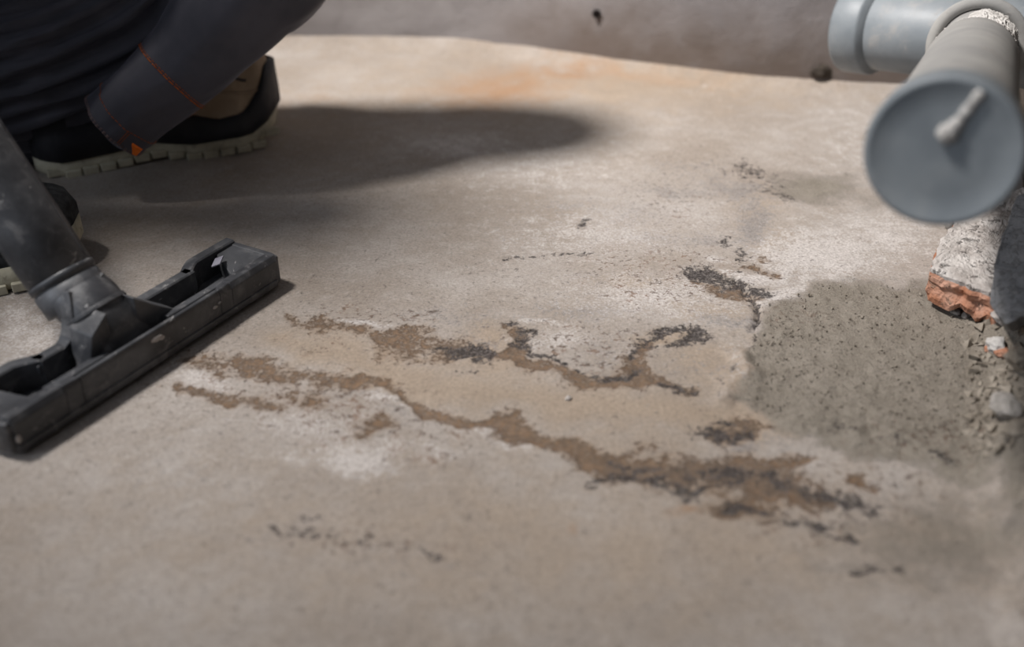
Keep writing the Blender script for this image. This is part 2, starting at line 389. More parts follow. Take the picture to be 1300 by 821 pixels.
    tan = mx(
        seg([(380,440,20),(470,460,22),(560,485,26),(700,510,26),(850,520,26),(960,540,22)], 1.0), blob(625, 432, 34, 22, 1), blob(848, 434, 26, 8, 1.2), blob(900, 460, 42, 40, .8),
        blob(640, 470, 50, 14, .85), blob(760, 560, 130, 20, .7), blob(800, 640, 300, 60, .42), blob(935, 480, 22, 42, .9), blob(1150, 680, 200, 60, .6), blob(700, 270, 70, 20, .3),
        blob(970, 262, 36, 22, .6), blob(985, 300, 20, 22, .55), blob(890, 392, 55, 14, .7), blob(810, 355, 40, 6, .7), blob(425, 255, 30, 20, .3), blob(450, 640, 120, 30, .4), blob(700, 760, 500, 80, .35),
        blob(600, 110, 280, 60, .55), blob(800, 108, 240, 26, .95), blob(330, 150, 200, 90, .45), blob(750, 690, 600, 90, .66))
    ochre = mx(blob(640, 112, 80, 22, .80, -6), blob(800, 100, 120, 9, .5, 5), blob(720, 92, 70, 9, .75, 4), blob(560, 125, 60, 12, .4), blob(862, 641, 18, 8, .75), blob(722, 666, 8, 6, .6), blob(1255, 425, 10, 5, .7), blob(400, 130, 90, 18, .25))
    damp_shade = mx(poly([(953,402),(1000,380),(1050,364),(1090,357),(1180,364),(1240,372),(1420,380),(1440,640),(1300,612),(1200,606),(1120,585),(1045,562),(985,540),(938,512),(948,480),(942,440)], 16),
        blob(1032, 238, 50, 15, .95), blob(1110, 255, 60, 12, .45), blob(1230, 690, 190, 70, .58))  # last blob paints the lamp's falloff into the near right floor
    lav = mx(blob(800, 270, 90, 18, .52), blob(940, 240, 60, 14, .7, 10), blob(960, 280, 22, 34, .8), blob(860, 245, 80, 10, .62), blob(820, 300, 60, 14, .60), blob(900, 300, 60, 10, .6), blob(730, 265, 60, 16, .5), blob(745, 395, 70, 12, .62), blob(620, 440, 80, 16, .5), blob(560, 400, 90, 16, .5),
        blob(760, 440, 70, 22, .5), blob(910, 405, 60, 12, .62, 10), blob(500, 520, 70, 20, .5), blob(440, 500, 60, 14, .5), blob(950, 560, 50, 18, .6), blob(1090, 640, 80, 30, .5),
        blob(330, 540, 70, 20, .35), blob(760, 350, 50, 6, .45), blob(880, 215, 60, 8, .5), blob(520, 710, 120, 20, .30), blob(850, 530, 30, 20, .2), blob(880, 340, 60, 6, .4), blob(900,470,60,14,.4), blob(350, 690, 60, 12, .35))
    speck = mx(blob(430, 520, 110, 40, 1.0), blob(300, 490, 80, 22, .8), blob(560, 545, 90, 22, .8), blob(840, 350, 120, 50, .75), blob(720, 440, 110, 34, .8), blob(480, 400, 110, 14, .7),
        blob(1000, 400, 80, 40, .5), blob(400, 435, 40, 10, .7), blob(1060, 640, 100, 40, .9), blob(1200, 560, 120, 30, .7), blob(860, 260, 140, 50, .5), blob(470, 690, 140, 24, .6), blob(560, 580, 90, 12, .8))
    brk = fbm(x*120+8, y*120+2, 4, .65) - .5; brk2 = fbm(x*45+70, y*45+2, 3, .6) - .5
    rust = rust + (rust > 0)*(brk*.75 + brk2*.55); dark = dark + (dark > 0)*(brk2*.6 - brk*.5)
    rust = np.clip(rust, 0, 1.2); dark = np.clip(dark, 0, 1.2)
    # relief, in metres
    z = .0012*(fbm(x*11, y*11, 3)-.5) + .0010*(fbm(x*60, y*60, 4)-.5)
    dmz = sstep(damp_shade, .35, .75)*(py > 300)
    lumps = fbm(x*95+3, y*95, 4, .6)
    z = z + dmz*(.0032*(lumps-.45) + .0025*np.maximum(0, fbm(x*210, y*210, 2)-.62)*3)
    ridge = seg([(1060,535,7),(1120,553,7),(1180,580,8),(1240,590,10),(1300,600,10)])
    z = z + ridge*(.0045*(fbm(x*120, y*120, 4, .65)-.35)*2)
    z = z - .0011*sstep(rust, .35, .7) - .0009*sstep(dark, .4, .8) + .0009*sstep(white, .5, .9)*fbm(x*80, y*80, 3)
    z = z - .0035*seg([(946,352,1.0),(944,378,2.0),(947,392,2.6),(938,412,1.2)])
    z = z + .0060*seg([(940,455,9),(936,480,12),(922,505,9)])*(.5+fbm(x*70, y*70, 3))
    bank = sstep(px + 60*(fbm(x*22, y*22, 3)-.5), 1235, 1345)*sstep(py, 372, 430)*(1-sstep(py, 640, 760)*.6)*(y > .05)
    z = z + bank*(.040 + .055*(fbm(x*60, y*60, 5, .7)-.5)) + np.clip(bank*4, 0, 1)*(.014*(fbm(x*170+9, y*170, 4, .7)-.45))
    # cove where floor meets the back wall
    wyv = np.interp(x, [p[0] for p in WALLB], [p[1] for p in WALLB])
    z = z + .014*sstep(y, wyv-.05, wyv+.01)**2
    me = bpy.data.meshes.new('floor')
    nv = len(x); ny, nx = X.shape
    me.vertices.add(nv); me.vertices.foreach_set('co', np.column_stack([x, y, z]).astype(np.float32).ravel())
    idx = np.arange(nv).reshape(ny, nx)
    q = np.stack([idx[:-1, :-1], idx[:-1, 1:], idx[1:, 1:], idx[1:, :-1]], -1).reshape(-1, 4)
    me.loops.add(q.size); me.loops.foreach_set('vertex_index', q.ravel().astype(np.int32))
    me.polygons.add(len(q)); me.polygons.foreach_set('loop_start', np.arange(0, q.size, 4, dtype=np.int32))
    me.polygons.foreach_set('use_smooth', np.ones(len(q), bool))
    me.update(calc_edges=True)
    for nm, ch in (('stain_light_a', (rust, dark, white, tan)), ('stain_shade_b', (np.maximum(damp_shade, np.clip(bank*1.5, 0, 1)), lav, ochre, speck))):
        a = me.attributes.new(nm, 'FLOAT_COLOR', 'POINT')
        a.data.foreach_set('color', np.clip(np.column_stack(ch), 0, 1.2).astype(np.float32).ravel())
    return tag(mesh_obj('floor', me, M_FLOOR), 'stained bare concrete floor with rust streaks, white bloom and a rough sandy patch', kind='structure')
floor = build_floor()

def build_wall(name, line, mat, h, amp, label, n=260, m=60, thick=.12, nvec=(0, 1)):
    pts = np.array(line); L = np.concatenate([[0], np.cumsum(np.hypot(*np.diff(pts, axis=0).T))])
    s = np.linspace(0, L[-1], n); wx = np.interp(s, L, pts[:, 0]); wy = np.interp(s, L, pts[:, 1])
    k = np.ones(7)/7
    wxs = np.convolve(np.pad(wx, 3, 'edge'), k, 'valid'); wys = np.convolve(np.pad(wy, 3, 'edge'), k, 'valid')
    zs = np.concatenate([[-.03], .6*np.linspace(0, 1, m-6)**1.6, np.linspace(.75, h, 5)])
    verts = []
    for z in zs:
        d = amp*(fbm(s*9+3, np.full_like(s, z*9), 5, .6)-.5)*2
        for i in range(n): verts.append((wxs[i] + nvec[0]*d[i], wys[i] + nvec[1]*d[i], z))
    nf = len(zs)
    faces = [(r*n+i, r*n+i+1, (r+1)*n+i+1, (r+1)*n+i) for r in range(nf-1) for i in range(n-1)]
    o = pydata(name, verts, faces, mat, smooth=True)
    sm = o.modifiers.new('thickness', 'SOLIDIFY'); sm.thickness = thick; sm.offset = 0
    # keep the visible face in place
    sm.offset = 1 if o.data.polygons[0].normal.dot(Vector((nvec[0], nvec[1], 0))) > 0 else -1
    return tag(o, label, kind='structure')
wall_back = build_wall('wall_back', WALLB, M_WALLB, 2.4, .004, 'grey plastered back wall with brown shade painted along its foot')
wall_right = build_wall('wall_right', WALLR, M_WALLR, 2.4, .012, 'dark rough masonry wall at the right edge', nvec=(1, 0))
# screw hole in the back wall
hp = Q(757, 17, 1.222)
def rock(name, c, r, mat, parent=None, seed=0, sub=2, rough=.35, rot=0, flat=True):
    bm = bmesh.new(); bmesh.ops.create_icosphere(bm, subdivisions=sub, radius=1)
    rs = np.random.RandomState(seed); ax = [Vector(rs.randn(3)).normalized() for _ in range(9)]; cut = [.55+.4*rs.rand() for _ in ax]
    ph = rs.rand(3)*9
    for v in bm.verts:
        d = v.co.normalized(); k = 1.0
        for a, q in zip(ax, cut):
            t = d.dot(a)
            if t > q: k = min(k, q/t)
        k *= 1 + rough*.25*(math.sin(7*d.x+ph[0])*math.sin(6*d.y+ph[1])*math.sin(8*d.z+ph[2]))
        v.co = Vector((d.x*r[0], d.y*r[1], d.z*r[2]))*k
    if rot: bmesh.ops.rotate(bm, verts=bm.verts, cent=(0, 0, 0), matrix=Matrix.Rotation(rot, 3, 'Z'))
    zmin = min(v.co.z for v in bm.verts)
    me = bpy.data.meshes.new(name); bm.to_mesh(me); bm.free()
    o = mesh_obj(name, me, mat, parent)
    o.location = c if not flat else (c[0], c[1], c[2] - zmin)
    return o
def wall_mark(name, px, py, r, mat, y):
    c = Q(px, py, y)
    v, f = lathe(Vector((c.x, wall_y(c.x) - .006, c.z)), Vector((0, 1, 0)), [(0, r), (.004, r*.8), (.004, .0005)], Vector((0, 0, 1)), 14)
    return pydata(name, v, f, mat, wall_back)
def wall_y(x): return float(np.interp(x, [p[0] for p in WALLB], [p[1] for p in WALLB]))
M_HOLE = mat_plain('dark_hole', (.012, .010, .010), (.025, .02, .02), 60, .95, .1)
wall_mark('screw_hole', 757, 17, .0052, M_HOLE, 1.21)

# ------------------------------------------------------------------ vacuum floor nozzle
U_ = Vector((.486, .874, 0)); V_ = Vector((-.874, .486, 0)); A_ = Vector((-.289, .454, 0))
noz = empty('floor_nozzle', A_ + U_*.1 + V_*.022)
tag(noz, 'black plastic vacuum floor nozzle with scuffed frame and round tube lying on concrete', 'vacuum nozzle')
MN = Matrix(((U_.x, V_.x, 0, A_.x - noz.location.x), (U_.y, V_.y, 0, A_.y - noz.location.y), (0, 0, 1, 0), (0, 0, 0, 1)))
LU = .236
def shell():
    # outline of base (u, v), front edge at v = 0
    return [(.000,.004),(.004,.000),(LU-.006,.000),(LU,.005),(LU+.001,.050),(LU-.003,.054),(.200,.054),(.192,.052),(.182,.046),(.176,.045),(.060,.045),(.054,.046),(.044,.052),(.036,.054),(.003,.054),(-.001,.050)]
mb = MB(); mb.prism(MN, shell(), .0035, .009)
mb.build('base_plate', M_PLAS, noz, bevel=.001)
# front bar: tall wall with chamfered top, notch cut behind it
mb = MB()
def bar(mb, u0, u1, prof_lo, prof_hi=None):
    prof_hi = prof_hi or prof_lo; n = len(prof_lo)
    v = [MN @ Vector((u0, a, b)) for a, b in prof_lo] + [MN @ Vector((u1, a, b)) for a, b in prof_hi]
    mb.add(v, [tuple(range(n))[::-1], tuple(range(n, 2*n))] + [(i, (i+1) % n, (i+1) % n+n, i+n) for i in range(n)])
thin = [(.0015,.004),(.000,.024),(.0015,.0285),(.0045,.0285),(.0055,.024),(.0055,.008)]
thick = [(.0015,.004),(.000,.024),(.003,.0285),(.0125,.0265),(.0135,.022),(.0135,.008)]
bar(mb, .052, .172, thin); bar(mb, .040, .052, thick, thin); bar(mb, .172, .184, thin, thick)
bar(mb, .003, .040, thick); bar(mb, .184, LU-.003, thick)
mb.build('front_wall', M_PLAS, noz, bevel=.0009)
# inner rail behind the slot
mb = MB()
bar(mb, .036, .082, [(.0085,.008),(.0085,.0255),(.0095,.0265),(.0155,.0255),(.0165,.0245),(.0165,.008)])
mb.build('inner_rail', M_PLAS, noz, bevel=.0008); mb = MB()
bar(mb, .132, .190, [(.0085,.008),(.0085,.0255),(.0095,.0265),(.0155,.0255),(.0165,.0245),(.0165,.008)])
mb.build('inner_rail', M_PLAS, noz, bevel=.0008)
# back rim, following the stepped outline
mb = MB()
rim = [(.000,.050),(.036,.050),(.044,.0485),(.055,.0415),(.062,.041),(.174,.041),(.181,.042),(.192,.0485),(.200,.050),(LU,.050)]
def ribbon(mb, path, w, z0, z1f):
    rings = []
    for i, (u, v) in enumerate(path):
        a = path[max(i-1, 0)]; b = path[min(i+1, len(path)-1)]
        t = Vector((b[0]-a[0], b[1]-a[1])).normalized(); n = Vector((-t.y, t.x)); z1 = z1f(u)
        rings.append([MN @ Vector((u + n.x*q, v + n.y*q, z)) for q, z in ((-w/2, z0), (-w/2, z1-.001), (-w/2+.001, z1), (w/2-.0015, z1), (w/2, z1-.002), (w/2, z0))])
    mb.add(*loft(rings))
ribbon(mb, catmull(rim, 60), .0095, .006, lambda u: .0285)
mb.build('back_rim', M_PLAS, noz, bevel=.0006, seg=1)
# end blocks with sloping inner cheek
for e in (0, 1):
    mb = MB()
    fu = (lambda u: u) if e == 0 else (lambda u: LU - u)
    pts = [(.0015,.012),(.026,.012),(.033,.018),(.020,.046),(.0015,.050)]
    pts = [(fu(u), v) for u, v in pts]
    if e: pts = pts[::-1]
    mb.prism(MN, pts, .007, lambda x, y, e=e: .0255 - max(0, (x if e == 0 else LU-x) - .020)*.55)
    mb.build('end_block', M_PLAS, noz, bevel=.0012)
    mb = MB()
    pts = [(fu(.0), .002), (fu(-.002), .010), (fu(-.002), .044), (fu(.0), .052), (fu(.004), .052), (fu(.004), .002)]
    if e == 0: pts = pts[::-1]
    mb.prism(MN, pts, .004, .0262)
    mb.build('end_cheek', M_PLAS, noz, bevel=.0014)
# pale chip lodged in the right-hand pocket, plaster crumbs stuck to the front
mb = MB(); Mc = MN @ Matrix.Translation((.2060, .034, .0262)) @ Matrix.Rotation(.55, 4, 'Z') @ Matrix.Rotation(-.35, 4, 'X')
mb.box(Mc, -.0065, .0065, -.0035, .0035, 0, .0012)
tag(mb.build('paint_chip', M_LABEL, noz, bevel=.0003), 'grey lilac chip of dried paint')
for i, (u, z, a, b) in enumerate(((.1130,.0225,.0075,.0022),(.1160,.0210,.0035,.0016),(.1655,.0185,.0032,.0014),(.1700,.0200,.0018,.0008),(.004,.014,.0022,.0030))):
    c = MN @ Vector((u, -.0002, z)); o = rock('plaster_splash', c, (a*.8, .0009, b*1.1), M_PCOAT, noz, 40+i, flat=False); o.rotation_euler = (0, 0, math.atan2(U_.y, U_.x))
# hose neck: a saddle that widens into two webs, then elbow, collar and tube
TD = Vector((V_.x*.035, V_.y*.035, .050)).normalized()
def local(u, v, z): return MN @ Vector((u, v, z))
UC = .100
J0 = local(UC, .0600, .0500)                     # where neck meets the tube collar
def ringN(c, t, ru, rv, n=40, pw=2.0, flat=0):
    a = (U_ - t*U_.dot(t)).normalized(); b = t.cross(a); out = []
    for j in range(n):
        an = 2*math.pi*j/n; ca, sa = math.cos(an), math.sin(an)
        k = (abs(ca)**pw + abs(sa)**pw)**(-1/pw)
        out.append(c + a*(ru*ca*k) + b*(rv*sa*k))
    return out
secs = [((UC,.024,.008),(0,.05,1),.031,.0145,4.0),((UC,.0245,.016),(0,.10,1),.0285,.0140,3.6),((UC,.026,.024),(0,.25,1),.0240,.0145,3.0),((UC,.030,.032),(0,.5,1),.0215,.0165,2.5),((UC,.039,.0395),(0,.8,1),.0210,.0195,2.1),((UC,.050,.0455),(0,.75,1),.0212,.0210,2.0),((UC,.0600,.0500),(0,.7,1),.0214,.0214,2.0)]
arr = catmull([np.array([*c, *t, a, b, p]) for c, t, a, b, p in secs], 36)
rings = []
for q in arr:
    c = local(q[0], q[1], q[2]); t = (V_*q[4] + Vector((0, 0, q[5]))).normalized()
    rings.append(ringN(c, t, q[6], q[7], 48, max(2.0, q[8])))
v, f = loft(rings); pydata('neck', v, f, M_PLAS, noz, True)
# web gussets sweeping from the neck down to the back rim and to the front rail
def web(path, w, name, up=.0):
    pts = catmull(path, 24); rings = []
    for i, p in enumerate(pts):
        a = pts[max(i-1, 0)]; b = pts[min(i+1, 24)]
        t = Vector(b[:3]-a[:3]).normalized(); tw = (U_*t.x + V_*t.y + Vector((0, 0, t.z))).normalized()
        s = V_ if abs(t.y) < .8 else U_
        s = (s - tw*s.dot(tw)).normalized(); n = s.cross(tw)
        c = local(*p[:3]); hw, ht = p[3]/2, p[4]/2
        rings.append([c + s*x*hw + n*y*ht for x, y in ((-1,-1),(1,-1),(1,.7),(.8,1),(-.8,1),(-1,.7))])
    v, f = loft(rings); o = pydata(name, v, f, M_PLAS, noz)
    b_ = o.modifiers.new('bevel', 'BEVEL'); b_.width = .0006; b_.segments = 2
    return o
web([(.050,.041,.022,.0080,.006),(.064,.041,.0225,.0085,.006),(.075,.040,.028,.010,.006),(.081,.039,.038,.012,.007),(.084,.042,.049,.012,.006),(.088,.045,.058,.008,.006)], 0, 'neck_web')
web([(.150,.041,.022,.0080,.006),(.136,.041,.0225,.0085,.006),(.125,.040,.028,.010,.006),(.119,.039,.038,.012,.007),(.116,.042,.049,.012,.006),(.112,.045,.058,.008,.006)], 0, 'neck_web')
mb = MB()   # triangular side webs toward the rail
for s in (-1, 1):
    tri = [(UC + s*.012, .008), (UC + s*.050, .008), (UC + s*.046, .0225), (UC + s*.026, .038), (UC + s*.012, .050)] if s > 0 else [(UC - .010, .008), (UC - .030, .008), (UC - .0285, .026), (UC - .024, .040), (UC - .010, .050)]
    n = len(tri)
    v = [local(u, .014, z) for u, z in tri] + [local(u, .0270 + (z-.008)*.28, z) for u, z in tri]
    mb.add(v, [tuple(range(n)), tuple(range(n, 2*n))[::-1]] + [(i, i+n, (i+1) % n+n, (i+1) % n) for i in range(n)])
mb.build('side_web', M_PLAS, noz, bevel=.0012)
ref = U_
prof = [(-.012,.0216),(-.011,.0222),(.004,.0224),(.0045,.0214),(.006,.0214),(.0065,.0226),(.010,.0228),(.011,.0222),(.0115,.0215)]
v, f = lathe(J0, TD, prof, ref, 64); pydata('swivel_collar', v, f, M_PLAS, noz, True)
# raised lip on the neck arch
mb = MB(); rr = ringN(local(UC,.040,.0405), (V_*.8+Vector((0,0,1))).normalized(), .0222, .0206, 48, 2.0); rr2 = ringN(local(UC,.0372,.0385), (V_*.8+Vector((0,0,1))).normalized(), .0222, .0206, 48, 2.0)
mb.add(*loft([rr2, rr])); mb.build('neck_lip', M_PLAS, noz, smooth=False, bevel=.0006)
prof = [(.011,.0210),(.012,.0224),(.050,.0228),(.110,.0232),(.118,.0232),(.119,.0215)]
v, f = lathe(J0, TD, prof, ref, 72); pydata('tube', v, f, M_PLAS, noz, True)
# mould seam along the tube, and a plaster drop
mb = MB(); cd = (EYE - (J0 + TD*.06)); a, b = frame_from(TD, cd)
sd = (a*math.cos(.55) - b*math.sin(.55))
sd2 = (a*math.cos(.55) + b*math.sin(.55))
if sd2.dot(Vector((1, .3, 0))) > sd.dot(Vector((1, .3, 0))): sd = sd2
tube(mb, [J0 + TD*t + sd*(.0223 + .0007*t/.11) for t in np.linspace(.013, .112, 20)], .00055)
mb.build('mould_seam', M_PLAS, noz, True)
c = R(4, 257, .60)
wt = empty('extension_wand', noz.location + J0 + TD*.118)
tag(wt, 'straight black extension tube running up from the nozzle past the left edge', 'vacuum tube')
WB = wt.location
HANDLE_END = TD*.62
v, f = lathe(Vector((0, 0, 0)), TD, [(.0, .0190), (.001, .0200), (.62, .0200), (.621, .018)], ref, 48); pydata('wand_tube', v, f, M_PLAS, wt, True)
v, f = lathe(Vector((0, 0, 0)), TD, [(.44, .0205), (.445, .0225), (.60, .0225), (.605, .0205)], ref, 48); pydata('hand_grip', v, f, M_GUARD, wt, True)
# ------------------------------------------------------------------ drain pipes
pipe = empty('main_drain_pipe')
tag(pipe, 'thick grey plastic drain pipe with socket collar running along the wall foot', 'pipe')
M0 = R(1082, 34, 1.085); M1 = R(1243, 50, 1.03); MD = (M1 - M0).normalized(); LM = (M1-M0).length
pipe.location = M0
UPV = Vector((0, 0, 1))
Z0 = Vector((0, 0, 0))
k = .001
prof = [(.004,.030),(.004,.0405),(.000,.0415),(-.001,.043),(.002,.0442),(.026,.0442),(.029,.0430),(.030,.0405),(.0335,.0385)]
v, f = lathe(Z0, MD, prof, UPV, 96); tag(pydata('socket_collar', v, f, M_PIPE, pipe, True), 'raised blue-grey socket collar')
v, f = lathe(Z0, MD, [(.028,.038),(.030,.0385),(.10,.0388),(.102,.0382),(.50,.0382)], UPV, 96); pydata('pipe_barrel', v, f, M_PIPE, pipe, True)
v, f = lathe(Z0, MD, [(.004,.030),(.007,.030),(.008,.037),(.004,.038)], UPV, 64); pydata('rubber_seal', v, f, M_GUARD, pipe, True)
CC = R(1197, 194, .505); BD = (CC - M1); BL = BD.length; BD.normalize()
off = M1 - M0
v, f = lathe(off, BD, [(.020,.036),(.050,.0372),(.052,.0390),(.054,.0410),(.060,.0412),(.0625,.0400),(.0625,.0315),(.056,.031)], UPV, 96)
pydata('branch_socket', v, f, M_PIPED, pipe, True)
br = empty('branch_pipe', M1 + BD*.06); tag(br, 'dusty light grey branch pipe pointing at the camera, plaster crusted at its root', 'pipe')
def dz(s, an): return .0004*math.sin(3*an+s*40)
v, f = lathe(-BD*.06, BD, [(.050,.0300),(.062,.0302),(.185,.0302)], UPV, 80); pydata('pipe_barrel', v, f, M_PIPED, br, True)
v, f = lathe(-BD*.06, BD, [(.166,.0302),(.167,.0322),(.171,.0326),(.198,.0326),(.201,.0333),(.209,.0333),(.214,.0326),(BL-.030,.0322),(BL-.026,.0320)], UPV, 80, dz); pydata('coupling_sleeve', v, f, M_PIPED, br, True)
# crumbly plaster on top of the root
a, b = frame_from(BD, UPV); rs = np.random.RandomState(3)
side = b if b.x > 0 else -b
root0 = -BD*.06
rings = []
for i in range(30):
    s = .060 + .112*i/29; ring = []
    for j in range(46):
        an = -.45 + 1.85*j/45
        e = min(1, 3.5*min(i/29, 1-i/29))*min(1, 4*min(j/45, 1-j/45))
        hgt = e*(.0010 + .0062*float(fbm(i*.60, j*.45, 5, .75))) - .0008 + .0012*(float(vn(i*1.3, j*1.3))-.5)*e
        ring.append(root0 + BD*s + (UPV_ := (a*math.cos(an) + side*math.sin(an)))*(.0302 + hgt))
    rings.append(ring)
v, f = loft(rings, close=False, caps=(False, False)); tag(pydata('plaster_crust', v, f, M_PLST, br), 'crumbly white plaster crust')
mb = MB(); pts = [root0 + BD*(.166+.0015*math.sin(j*1.7)) + (a*math.cos(an) + b*math.sin(an))*(.0310+.001*math.sin(j*2.3)) for j, an in enumerate(np.linspace(-1.9, 1.9, 70))]
tube(mb, pts, lambda t: .0008+.0009*float(vn(t*40, 2)), 6); mb.build('mortar_bead', M_PCOAT, br, True)
cap = empty('pipe_end_cap', CC); tag(cap, 'round blue-grey plastic cap closing the branch pipe end nearest the camera', 'pipe cap')
v, f = lathe(Z0, BD, [(-.030,.0322),(-.030,.0345),(-.027,.0352),(-.006,.0355),(-.0015,.0352),(.000,.0340),(.0002,.0325),(-.0005,.0315),(-.0007,.020),(-.0006,.004),(-.0006,.0005)], UPV, 96)
pydata('cap_shell', v, f, M_CAP, cap, True)
# plaster string on the cap face
pl = []
for (px, py, w) in ((1247,116,.0022),(1240,124,.0024),(1232,134,.0022),(1224,145,.0024),(1216,155,.0028),(1209,163,.0040),(1201,170,.0046),(1192,175,.0034)):
    d = ray(px, py); t = ((CC - EYE).dot(BD))/d.dot(BD); pl.append((*(EYE + d*t - CC), w))
arr = catmull(pl, 26); mb = MB()
tube(mb, [Vector(q[:3]) for q in arr], lambda t: float(np.interp(t*26, range(27), [q[3] for q in arr]))*(.85+.35*float(vn(t*31, 5))), 10)
mb.build('plaster_string', M_PLST, cap, True)

# ------------------------------------------------------------------ broken brick, slab, rubble
bk = empty('broken_brick', P(1240, 350)); tag(bk, 'broken orange brick with pale mortar crust on top under the pipe cap', 'brick')
def ragged(pts, n, amp, seed):
    out = []; m = len(pts)
    for i in range(m):
        a, b = pts[i], pts[(i+1) % m]
        for j in range(n):
            t = j/n; p = a.lerp(b, t); q = (float(vn((i*n+j)*.9, seed))-.5)*2*amp
            e = (b-a).normalized(); out.append(p + Vector((-e.y, e.x, 0))*q)
    return out
ZT, ZB = .033, .013
top = [P(1184,338,ZT), P(1196,302,ZT), P(1216,276,ZT), P(1262,252,ZT), P(1300,236,ZT), P(1318,300,ZT), P(1310,395,ZT), P(1262,372,ZT), P(1225,357,ZT)]
ol = ragged(top, 9, .0016, 11)
c0 = sum(ol, Vector())/len(ol)
rings = []
for k, (z, sc_, nz) in enumerate(((ZT-.004, 1.0, .0), (ZT-.007, 1.012, .0012), (ZT-.011, 1.0, .002), (ZT-.013, .975, .001), (ZT-.017, 1.005, .002), (ZT-.022, .98, .0022), (ZB, .95, .002))):
    r_ = []
    for i, p in enumerate(ol):
        q = c0 + (p - c0)*sc_; w = (float(vn(i*.7+k*5, k*3.1))-.5)*2*nz
        d = (p-c0).normalized(); drop = .006*float(vn(i*.35, 40)) if k > 3 else 0
        r_.append(Vector((q.x+d.x*w, q.y+d.y*w, z - drop)) - bk.location)
    rings.append(r_)
v, f = loft(rings); pydata('brick_body', v, f, M_BRICK, bk)
# mortar crust: a bumpy skin on top
rings = []
for k in range(26):
    t = k/25; r_ = []
    for i, p in enumerate(ol):
        s = (1.0 if k == 0 else 1.004 - (k-1)/24*.999); q = c0 + (p-c0)*s
        h = ZT - .0050 + (.0055 if k > 0 else 0) + .0035*(float(fbm(q.x*150, q.y*150, 4, .65))-.5)*(k > 0) - .002*(k == 1)
        r_.append(Vector((q.x, q.y, h)) - bk.location)
    rings.append(r_)
v, f = loft(rings); tag(pydata('mortar_crust', v, f, M_PCOAT, bk), 'pale grey mortar crust')

sl_pts = [(1256,384,.722),(1262,338,.748),(1272,300,.775),(1291,248,.815),(1335,238,.82),(1335,413,.700),(1300,402,.705),(1277,411,.706),(1266,402,.712)]
sv = [R(*p) for p in sl_pts]; sl = empty('concrete_slab', sum(sv, Vector())/len(sv)); tag(sl, 'dark grey broken concrete slab leaning beside the orange brick at right edge', 'slab')
off_ = Vector((.018, .022, -.020)); n = len(sv)
sv2 = []
for i in range(n):
    for j in range(4):
        t = j/4; p = sv[i].lerp(sv[(i+1) % n], t); sv2.append(p + Vector((.0012*(float(vn(i*4+j, 3))-.5), 0, .0018*(float(vn(i*4+j, 8))-.5))) - sl.location)
n = len(sv2)
v = sv2 + [p + off_ for p in sv2]
f = [tuple(range(n)), tuple(range(n, 2*n))[::-1]] + [(i, i+n, (i+1) % n+n, (i+1) % n) for i in range(n)]
o = pydata('slab_body', v, f, M_SLAB, sl); bv = o.modifiers.new('bevel', 'BEVEL'); bv.width = .0012; bv.segments = 2

# floor height lookup, used to seat the small stones
_fv = np.empty(len(floor.data.vertices)*3, np.float32); floor.data.vertices.foreach_get('co', _fv); _fv = _fv.reshape(-1, 3)
def fz(x, y):
    d = (_fv[:, 0]-x)**2 + (_fv[:, 1]-y)**2; return float(_fv[int(np.argmin(d)), 2])
def on(px, py):
    p = P(px, py); 
    for _ in range(3): p = P(px, py, fz(p.x, p.y))
    return Vector((p.x, p.y, fz(p.x, p.y)))
stones = [
 ('mortar_lump', 1227, 391, (.0085,.0085,.0065), M_STONE, 'largest grey mortar lump in the shade under the orange brick edge', 'stone'),
 ('mortar_lump', 1212, 398, (.004,.004,.003), M_STONE, 'small round grey pebble just left of the largest mortar lump', 'stone'),
 ('mortar_lump', 1226, 403, (.0036,.0036,.0028), M_STONE, 'small grey pebble in front of the largest mortar lump', 'stone'),
 ('mortar_lump', 1243, 402, (.0055,.005,.0045), M_STONE, 'middle sized grey lump right of the largest mortar lump', 'stone'),
 ('mortar_lump', 1268, 418, (.010,.008,.006), M_PCOAT, 'flat pale stone wedged beneath the dark grey slab corner', 'stone'),
 ('mortar_lump', 1266, 436, (.007,.008,.007), M_PLST, 'white plaster lump on the rubble bank below the slab', 'stone'),
 ('brick_fragment', 1256, 446, (.004,.004,.003), M_BRICK, 'tiny orange brick crumb on the rubble bank by the white plaster lump', 'brick'),
 ('brick_fragment', 1272, 452, (.006,.005,.004), M_BRICK, 'larger orange brick crumb on the rubble bank below the white plaster lump', 'brick'),
 ('pebble', 721, 507, (.0030,.0022,.0016), M_PCOAT, 'small pale flat pebble alone on the tan concrete near floor centre', 'pebble'),
 ('pebble', 1205, 290, (.0055,.005,.0055), M_STONE, 'dark rounded pebble behind the brick, right under the pipe cap', 'pebble'),
 ('corner_lump', 1058, 95, (.034,.016,.014), M_WALLR, 'brown lump added for the dark wall corner below the pipe socket collar', 'stone'),  # lump added in place of the dark crescent at the wall corner
 ('pebble', 1275, 525, (.012,.009,.008), M_STONE, 'large grey lump on the rubble bank by the right frame edge', 'stone'),
 ('pebble', 1285, 560, (.010,.008,.006), M_GRIT, 'sandy brown lump lowest on the rubble bank at right frame edge', 'stone'),
 ('pebble', 1290, 480, (.012,.010,.010), M_GRIT, 'brown lump on the rubble bank halfway along the right edge', 'stone'),
]
for i, (nm, px, py, r, m, lab, cat) in enumerate(stones):
    c = on(px, py); c.z -= r[2]*.25
    tag(rock(nm, c, r, m, None, 100+i, 3 if r[0] > .005 else 2, .5, rot=i*1.3), lab, cat, 'loose stones and rubble on the floor')
